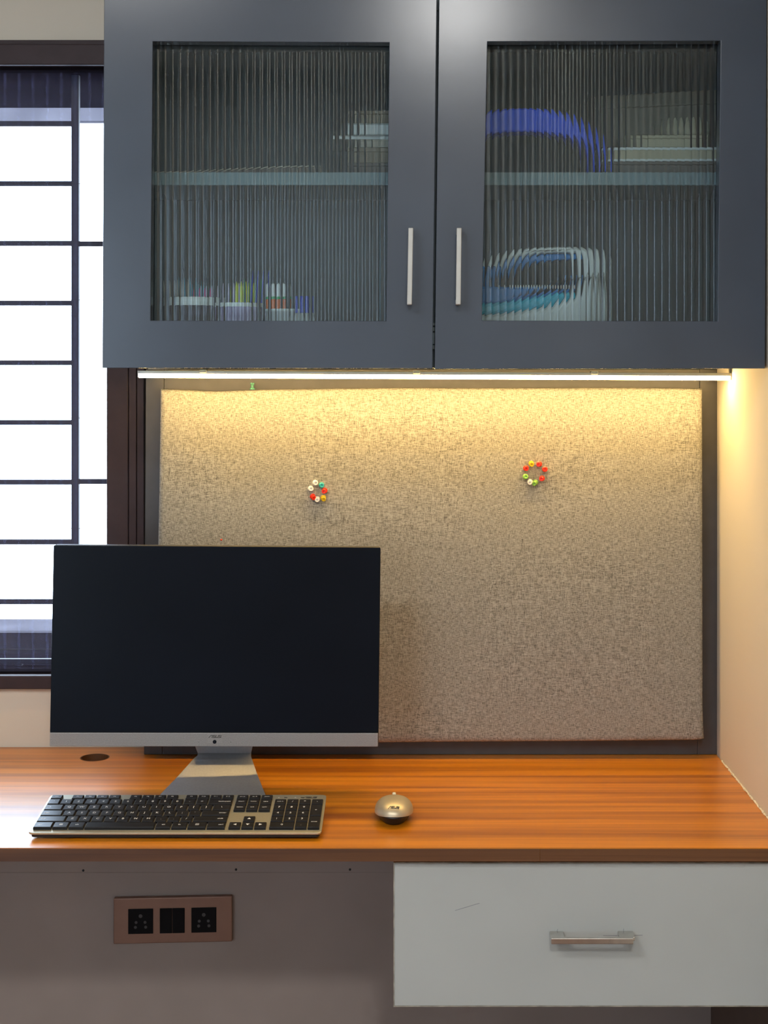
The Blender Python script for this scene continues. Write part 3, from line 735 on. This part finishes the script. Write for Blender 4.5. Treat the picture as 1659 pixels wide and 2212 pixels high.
for x_ in (.0, .026):
    obj('indicator', MB().box(UP + .004 + x_, UP + .0062 + x_, KD - .0122, KD - .0108, 0, .0002), M['legend'], kb)
    obj('indicator_print', MB().box(UP + .0135 + x_, UP + .0185 + x_, KD - .0128, KD - .0104, 0, .0002), M['logo'], kb)

# ------------------------------------------------------------------ mouse
ms = thing('computer_mouse', 'champagne wireless mouse with black base right of the keyboard', 'mouse', None, (PX(851, 2.262), 2.262, DZ))
def mouse_shell(z0, top, rx, ry, n=32, m_=12, shell=True):
    vs = []; fs = []
    for j in range(m_ + 1):
        t = j / m_; a = t * math.pi / 2
        for k in range(n):
            th = 2 * math.pi * k / n
            cxx = math.copysign(abs(math.cos(th)) ** .9, math.cos(th)); syy = math.copysign(abs(math.sin(th)) ** .9, math.sin(th))
            r_ = math.cos(a) ** .82
            y = syy * ry * r_; x = cxx * rx * r_
            lip = z0 + .004 * ((syy * ry * (1 if j == 0 else r_)) / ry) ** 2 * (1)
            z = lip + (top - lip) * math.sin(a) ** 1.05
            z += .0045 * (-y / ry) * math.sin(a)
            vs.append((x, y, z))
    for j in range(m_):
        for k in range(n):
            i2 = (k + 1) % n; fs.append((j * n + k, j * n + i2, (j + 1) * n + i2, (j + 1) * n + k))
    fs.append(tuple(range(m_ * n, (m_ + 1) * n))); fs.append(tuple(range(n - 1, -1, -1)))
    return MB().add(vs, fs)
shell = obj('shell', mouse_shell(.0125, .0335, .0300, .0500), M['mouse'], ms, smooth='auto')
mbase = MB(); vs = []; fs = []
prof = [(.019, .036, .0006), (.0215, .0395, .003), (.0265, .0455, .010), (.0288, .0488, .0138), (.027, .047, .0165)]
for rx, ry, z in prof:
    for k in range(32):
        th = 2 * math.pi * k / 32; vs.append((rx * math.cos(th), ry * math.sin(th), z))
for j in range(len(prof) - 1):
    for k in range(32):
        i2 = (k + 1) % 32; fs.append((j * 32 + k, j * 32 + i2, (j + 1) * 32 + i2, (j + 1) * 32 + k))
fs += [tuple(range(31, -1, -1)), tuple(range(len(vs) - 32, len(vs)))]
obj('base', mbase.add(vs, fs), M['black'], ms, smooth='auto')
obj('scroll_wheel', MB().lathe([(.0001, -.0028), (.0085, -.0028), (.0095, -.0016), (.0095, .0016), (.0085, .0028), (.0001, .0028)], (0, .0345, .0205), 'x', 24), M['mousewheel'], ms, smooth='auto')
mlogo = logo_mb(.0172, .0042)
def shell_z(x, y):                        # height of the shell, solved from its formula
    rx, ry, z0, top = .0300, .0500, .0125, .0335
    rr = math.sqrt((abs(x) / rx) ** (2 / .9) + (abs(y) / ry) ** (2 / .9)) ** .9
    ca = min(1, rr) ** (1 / .82); sa = math.sqrt(max(0, 1 - ca * ca))
    lip = z0 + .004 * (y / ry) ** 2
    return lip + (top - lip) * sa ** 1.05 + .0045 * (-y / ry) * sa
mlogo.v = [(x, y - .0402, shell_z(x, y - .0402) + .0003 + z) for x, y, z in mlogo.v]
obj('logo', mlogo, M['logo'], shell)
sl_ = MB(); vs = []
for i in range(7):
    y = .0235 + i * .0012
    vs += [(-.0007, y, shell_z(-.0007, y) + .0004), (.0007, y, shell_z(.0007, y) + .0004)]
sl_.add(vs, [(2 * i, 2 * i + 1, 2 * i + 3, 2 * i + 2) for i in range(6)])
obj('button_slit', sl_, M['black'], shell)

# ------------------------------------------------------------------ things inside the cabinet
IZ = cz0 + .0185            # cabinet floor
def ibox(name, x0, x1, y0p, y1p, d0, d1, m, label, cat, bev=.002, skewtop=0, group=None, extra=None):
    z0, z1 = PZ(y1p, d0), PZ(y0p, d0)
    t = thing(name, label, cat, group, (PX((x0 + x1) / 2, d0), (d0 + d1) / 2, z0))
    hx_ = (PX(x1, d0) - PX(x0, d0)) / 2; hy = (d1 - d0) / 2; hgt = z1 - z0
    poly = [(-hx_, 0), (hx_, 0), (hx_, hgt + skewtop), (-hx_, hgt)]
    return t, hx_, hy, hgt, poly
def book(x0, x1, ytop, ybot, d0, d1, cover, pages, label, group, th=.0022):
    t, hx_, hy, hgt, _ = ibox('book', x0, x1, ytop, ybot, d0, d1, None, label, 'book', group=group)
    c = MB().box(-hx_, hx_, -hy, hy, 0, th).box(-hx_, hx_, -hy, hy, hgt - th, hgt).box(hx_ - th, hx_, -hy, hy, th, hgt - th)
    obj('cover', c, cover, t, bevel=.0005); obj('pages', MB().box(-hx_ + .002, hx_ - th, -hy + .002, hy - .002, th, hgt - th), pages, t)
def carton(x0, x1, ytop, ybot, d0, d1, m, label, group=None, lid=.3, skewtop=0, name='cardboard_box', cat='box'):
    t, hx_, hy, hgt, poly = ibox(name, x0, x1, ytop, ybot, d0, d1, None, label, cat, group=group, skewtop=skewtop)
    k = 1 - lid
    lo = [(-hx_ + .0012, 0), (hx_ - .0012, 0), (hx_ - .0012, (hgt + skewtop) * k), (-hx_ + .0012, hgt * k)]
    hi = [(-hx_, hgt * k), (hx_, (hgt + skewtop) * k), (hx_, hgt + skewtop), (-hx_, hgt)]
    obj('box_body', MB().prism(lo, -hy + .0012, hy - .0012), m, t, bevel=.001); obj('lid', MB().prism(hi, -hy, hy), m, t, bevel=.0015)
M['kraft'] = mat('kraft_card', (0.30, 0.25, 0.19), rough=0.8, var=0.08, scale=20)
M['taupe'] = mat('taupe_card', (0.17, 0.15, 0.14), rough=0.7, var=0.06)
M['beigep'] = mat('beige_paper', (0.55, 0.50, 0.42), rough=0.8, var=0.05, scale=150, stretch=(.1, .1, 6))
M['whitep'] = mat('white_paper', (0.84, 0.86, 0.85), rough=0.8, var=0.05, scale=150, stretch=(.1, .1, 6))
M['greyp'] = mat('pale_grey_cover', (0.45, 0.49, 0.49), rough=0.6)
M['creamp'] = mat('cream_card', (0.56, 0.50, 0.36), rough=0.7, var=0.06)
M['tan'] = mat('tan_card', (0.24, 0.21, 0.17), rough=0.75, var=0.1, scale=12)
zs_ = 801 - (sz1 + .0003 - EYE) / 2.42 * F      # shelf top in pixels at depth 2.42
GL = 'stack at the right end of the upper left shelf'
carton(768, 898, 352, zs_, 2.42, 2.56, M['taupe'], 'taupe box at the bottom of the stack on the upper left shelf', GL)
carton(769, 898, 318.5, 351.7, 2.42, 2.55, M['kraft'], 'kraft brown box second from the bottom in the upper left stack', GL)
book(779, 898, 301.5, 318.2, 2.42, 2.55, M['beigep'], M['beigep'], 'beige book in the middle of the upper left stack', GL)
book(738, 898, 293, 301.2, 2.425, 2.56, M['whitep'], M['whitep'], 'thin white notebook jutting out of the upper left stack', GL, .001)
book(766, 898, 266.5, 292.7, 2.42, 2.56, M['greyp'], M['whitep'], 'thick white book with grey cover near the top of the upper left stack', GL)
carton(778, 898, 239, 266.2, 2.42, 2.55, M['kraft'], 'brown box lying on top of the upper left stack', GL)
# swollen folder lying flat
fo = thing('paper_folder', 'brown folder lying flat at the left of the upper shelf, swollen at its right end', 'folder', None, (PX(500, 2.42), 2.42, sz1 + .0004))
xa, xb = PX(338, 2.42) - fo.location.x, PX(672, 2.42) - fo.location.x
obj('cover', MB().prism([(xa, 0), (xb - .004, 0), (xb - .004, .0012), (xa, .0012)], 0, .15), M['kraft'], fo)
obj('pages', MB().prism([(xa + .003, .0013), (xb - .001, .0013), (xb - .006, .0135), (xb - .06, .0115), (xa + .06, .004), (xa + .003, .003)], .003, .147), M['taupe'], fo)
obj('cover', MB().prism([(xa, .0031), (xa + .06, .0042), (xb - .06, .0117), (xb - .006, .0137), (xb, .002), (xb + .0012, .002), (xb - .005, .0152), (xb - .06, .0132), (xa + .06, .0056), (xa, .0043)], 0, .15), M['beigep'], fo)

zr = 801 - (sz1 + .0003 - EYE) / 2.40 * F
GR = 'stack at the right end of the upper right shelf'
carton(1322, 1566, 348.5, zr, 2.40, 2.56, M['taupe'], 'flat taupe box under the cream tray on the upper right shelf', GR)
tr, hx_, hy, hgt, _ = ibox('storage_tray', 1322, 1566, 318.5, 348.2, 2.40, 2.56, None, 'cream tray with pale rims on the upper right shelf', 'tray', group=GR)
obj('tray_body', MB().slab(rrect(-hx_ + .002, hx_ - .002, -hy + .002, hy - .002, .012), .0035, hgt - .004), M['creamp'], tr)
obj('rim', MB().slab(rrect(-hx_, hx_, -hy, hy, .013), hgt - .004, hgt), M['whitep'], tr); obj('rim', MB().slab(rrect(-hx_, hx_, -hy, hy, .013), 0, .0035), M['whitep'], tr)
carton(1374, 1508, 291.5, 318.2, 2.405, 2.45, M['creamp'], 'small cream box on the tray of the upper right shelf', GR)
carton(1316, 1524, 207, 318.2, 2.47, 2.55, M['tan'], 'tall tan box with slanting top behind the small cream box', GR, lid=.25, skewtop=.010)
po_ = MB(); vs = []; fs = []
for j in range(9):
    a = math.pi / 2 * j / 8
    for k in range(18):
        th = 2 * math.pi * k / 18; rr = math.cos(a) * (1 + .12 * math.sin(3 * th + 2 * j)); vs.append((.026 * rr * math.cos(th), .014 * rr * math.sin(th), .030 * math.sin(a) * (1 + .1 * math.cos(2 * th))))
for j in range(8):
    for k in range(18):
        i2 = (k + 1) % 18; fs.append((j * 18 + k, j * 18 + i2, (j + 1) * 18 + i2, (j + 1) * 18 + k))
fs.append(tuple(range(17, -1, -1)))
pq = tag(obj('paper_bundle', po_.add(vs, fs), M['creamp'], None, smooth=True), 'crumpled cream paper on the small box of the upper right shelf', 'paper', GR)
pq.location = (PX(1476, 2.425), 2.427, PZ(291.2, 2.405))

# blue arched band
M['blue'] = mat('blue_plastic', (0.008, 0.085, 0.85), rough=0.35, var=0.1, scale=8)
bd = 2.332; arc_o = [(985, 365), (990, 300), (1008, 262), (1047, 243), (1090, 235), (1135, 233), (1180, 236), (1225, 248), (1260, 270), (1285, 295), (1300, 325), (1306, 365)]
arc_i = [(1004, 365), (1006, 322), (1022, 300), (1047, 291), (1090, 286), (1135, 284), (1180, 287), (1222, 294), (1252, 303), (1274, 318), (1288, 338), (1292, 365)]
zlift = sz1 + .0004 - PZ(365, bd)
# stands on the shelf: rear part of the band rests there, the arch bulges over its front edge
vs = [(PX(x, bd), bd + .060, PZ(y, bd)) for x, y in arc_o] + [(PX(x, bd), bd + .060, PZ(y, bd)) for x, y in arc_i]
na = len(arc_o); bm_ = MB()
poly = [(PX(x, bd + .06), PZ(y, bd + .06)) for x, y in arc_o][::-1] + [(PX(x, bd + .06), PZ(y, bd + .06)) for x, y in arc_i]
zmin = min(z for _, z in poly); poly = [(x, z if z > zmin + 1e-6 else sz1 + .0004) for x, z in poly]
bm_.prism(poly, bd + .06, bd + .10)
bb = tag(obj('curved_band', bm_, M['blue'], None, bevel=.003), 'blue arched plastic band standing on the upper right shelf', 'band')

# pen pots and their contents on the cabinet floor
M['potdark'] = mat('dark_printed_card', (0.035, 0.030, 0.050), rough=0.5, var=0.6, scale=60)
M['potlilac'] = mat('lilac_printed_card', (0.42, 0.36, 0.56), rough=0.5, var=0.25, scale=40, dark=(0.20, 0.16, 0.30))
M['potclear'] = plastic('frosted_plastic', (0.65, 0.68, 0.70), .3, .4)
def pot(px_, d, r_, rim_py, band, m, label):
    h_ = PZ(rim_py, d) - IZ
    t = thing('pen_pot', label, 'pen pot', 'pen pots in the lower left of the cabinet', (PX(px_, d), d, IZ))
    obj('pot_body', MB().lathe([(r_ * .92, .0005), (r_ * .97, h_ - band), (r_ * .93, h_ - band), (r_ * .88, .004), (.0005, .004)], n=28), m, t, smooth='auto')
    obj('pot_rim', MB().lathe([(r_ * .97, h_ - band), (r_, h_ - band), (r_, h_), (r_ * .94, h_), (r_ * .94, h_ - band)], n=28, cap=False), M['whitep'], t, smooth='auto')
    return t.location, h_
pot(421, 2.385, .0385, 643.5, .0135, M['potdark'], 'wide dark printed pen pot with white rim at the far left')
pot(516, 2.365, .0300, 655, .0065, M['potlilac'], 'lilac printed pen pot with white rim in the middle')
pot(612, 2.375, .0235, 668, .004, M['potclear'], 'small frosted cup on the right of the pen pots')
def stick(px_, py_, d, r_, m, label, name='pencil', cat='pencil', lean=0, tip=None, base_px=None, flat=1.0):
    x1, z1 = PX(px_, d), PZ(py_, d); z0 = IZ + .006; x0 = PX(base_px if base_px else px_, d)
    t = thing(name, label, cat, 'pens and pencils in the pots', (x0, d, z0))
    L = Vector((x1 - x0, 0, z1 - z0)); n_ = L.length
    obj('barrel', MB().lathe([(r_, 0), (r_, n_ * .86), (r_ * .9, n_ * .87)], n=14), m, t, smooth='auto')
    obj('tip', MB().lathe([(r_ * .95, n_ * .865), (r_ * .8, n_ * .93), (r_ * .22, n_)], n=14), tip or m, t, smooth='auto')
    t.rotation_euler = (0, math.atan2(L.x, L.z), 0); t.scale = (1, flat, 1)
    return t
cw = plastic('ivory_stick', (0.62, 0.58, 0.48)); ct = plastic('teal_pen', (0.03, 0.40, 0.60)); cp = plastic('pink_handle', (0.80, 0.05, 0.30)); cl = plastic('lilac_ruler', (0.50, 0.44, 0.62))
cy = plastic('yellow_marker', (0.68, 0.75, 0.03)); cg = plastic('green_pencil', (0.05, 0.45, 0.16)); cb_ = plastic('blue_pen', (0.02, 0.06, 0.50)); cwh = plastic('white_cap', (0.86, 0.88, 0.88)); cor = plastic('orange_tube', (0.82, 0.17, 0.03))
stick(372, 606, 2.38, .0022, cw, 'thin ivory stick at the far left of the dark pot', 'stick', 'stick', base_px=392)
stick(383, 608, 2.39, .0024, cw, 'second ivory stick from the left in the dark pot', 'stick', 'stick', base_px=400)
stick(396, 604, 2.375, .0030, cw, 'thick ivory stick in the dark pot beside the teal pen', 'stick', 'stick', base_px=404)
stick(410, 600, 2.39, .0032, ct, 'teal pen standing in the dark pot', 'pen', 'pen', base_px=424)
stick(428, 614, 2.385, .0026, ct, 'short teal pencil right of the teal pen', base_px=436)
stick(441, 622, 2.378, .0050, cp, 'bright pink handle in the dark pot', 'scissors', 'scissors')
stick(455, 617, 2.392, .0058, cl, 'broad lilac ruler at the right of the dark pot', 'ruler', 'ruler', base_px=450, flat=.35)
stick(500, 612, 2.372, .0055, cl, 'lilac ruler standing in the lilac pot', 'ruler', 'ruler', base_px=503, flat=.35)
stick(518, 608, 2.350, .0058, cy, 'thick yellow highlighter in the lilac pot', 'highlighter', 'pen')
stick(532, 611, 2.372, .0040, cy, 'thinner yellow pencil right of the highlighter', base_px=527)
stick(545, 602, 2.385, .0030, cg, 'green pencil leaning right in the lilac pot', base_px=526)
stick(566, 584, 2.375, .0044, cb_, 'long blue pen leaning right out of the lilac pot', 'pen', 'pen', base_px=524)
gl = thing('glue_stick', 'orange glue tube with white cap standing in the frosted cup', 'glue', None, (PX(602, 2.37), 2.372, IZ + .006))
gh = PZ(611, 2.37) - IZ - .006
obj('tube', MB().lathe([(.0125, 0), (.0125, gh * .76), (.011, gh * .77)], n=22), cor, gl, smooth='auto')
obj('band', MB().lathe([(.0127, gh * .765), (.0127, gh * .80), (.0118, gh * .80)], n=22), cg, gl, smooth='auto')
obj('cap', MB().lathe([(.0115, gh * .80), (.0112, gh * .93), (.0095, gh * .98), (.004, gh)], n=22), cwh, gl, smooth='auto')
gl.rotation_euler = (0, R(-2), 0)
bt = thing('small_bottle', 'small bottle with blue cap right of the orange glue tube', 'bottle', None, (PX(655, 2.36), 2.36, IZ))
bh = PZ(640, 2.36) - IZ
obj('bottle_body', MB().lathe([(.012, .0005), (.0125, bh * .62), (.008, bh * .72), (.008, bh * .74)], n=20), M['potclear'], bt, smooth='auto')
obj('cap', MB().lathe([(.0095, bh * .72), (.0095, bh * .98), (.008, bh)], n=20), cb_, bt, smooth='auto')

# steam iron on the cabinet floor
ID = 2.37
M['iwhite'] = plastic('iron_white', (0.82, 0.84, 0.83), 0, .3); M['itank'] = plastic('iron_blue_tank', (0.003, 0.20, 0.58), .0, .15); M['iteal'] = plastic('iron_teal', (0.004, 0.50, 0.70), 0, .2)
M['cord'] = mat('grey_cord', (0.42, 0.42, 0.40), rough=0.6)
ir = thing('steam_iron', 'blue and white steam iron standing in the lower right of the cabinet', 'iron', None, (PX(1150, ID), ID + .05, IZ))
ox = ir.location.x
def ipoly(pts): return [(PX(x, ID) - ox, max(PZ(y, ID), IZ + .0005) - IZ) for x, y in pts]
obj('soleplate', MB().prism(ipoly([(985, 770), (1300, 770), (1300, 757), (975, 757)]), -.048, .048), M['nickel'], ir, bevel=.002)
obj('body', MB().prism(ipoly([(985, 756.5), (1300, 756.5), (1306, 640), (1285, 600), (1262, 600), (1240, 640), (1180, 662), (1090, 676), (1000, 684)]), -.046, .046), M['iwhite'], ir, bevel=.010, seg=3)
obj('teal_band', MB().prism(ipoly([(1002, 685), (1090, 677), (1180, 663), (1238, 641), (1226, 628), (1100, 650), (1008, 658)]), -.040, .040), M['iteal'], ir, bevel=.006)
obj('water_tank', MB().prism(ipoly([(1008, 659), (1100, 651), (1228, 628), (1252, 596), (1244, 590), (1225, 617), (1110, 619), (1060, 618), (1075, 575), (1050, 572), (1020, 610)]), -.036, .036), M['itank'], ir, bevel=.006)
obj('handle', MB().prism(ipoly([(1020, 608), (1046, 575), (1085, 549), (1130, 535), (1180, 530), (1240, 529), (1290, 536), (1305, 560), (1306, 639), (1288, 600), (1262, 598), (1254, 560), (1240, 543), (1180, 543), (1138, 549), (1100, 562), (1072, 584)]), -.017, .017), M['iwhite'], ir, bevel=.005, seg=3)
obj('handle_grip', MB().prism(ipoly([(1075, 585), (1101, 563.5), (1139, 550.5), (1180, 544.5), (1238, 544.5), (1248, 556), (1180, 560), (1143, 566), (1108, 580), (1083, 602)]), -.014, .014), M['itank'], ir, bevel=.003)
cpts = []
for i in range(70):
    a = i / 69 * math.pi * 2 * 3.2
    cpts.append((PX(1285, ID) - ox + .012 * math.sin(a) + .006 * i / 69, -.052 - .004 * math.cos(a * 1.3), .012 + .125 * (0.5 - 0.5 * math.cos(a)) * (1 - .1 * i / 69)))
obj('cord', MB().tube(cpts, .0032, 8), M['cord'], ir, smooth='auto')
for i in range(7):
    obj('vent_dot', MB().lathe([(.0035, 0), (.0035, .002), (.002, .003)], (PX(1100 + i * 21, ID) - ox, -.036, PZ(619, ID) - IZ), 'y', 12), M['iwhite'], ir)

# light passing the fluted panes reaches the cabinet's inside
for o in scene.objects:
    if o.type != 'MESH': continue
    if o.name.startswith('glass_pane'): o.cycles.is_caustics_caster = True
    else:
        w_ = o.matrix_world
        top = o
        while top.parent: top = top.parent
        if top.name == 'wall_cabinet' or top.get('group', '') in (GL, GR, 'pens and pencils in the pots', 'pen pots in the lower left of the cabinet') or top.name in ('steam_iron', 'curved_band', 'paper_folder', 'glue_stick', 'small_bottle'):
            o.cycles.is_caustics_receiver = True
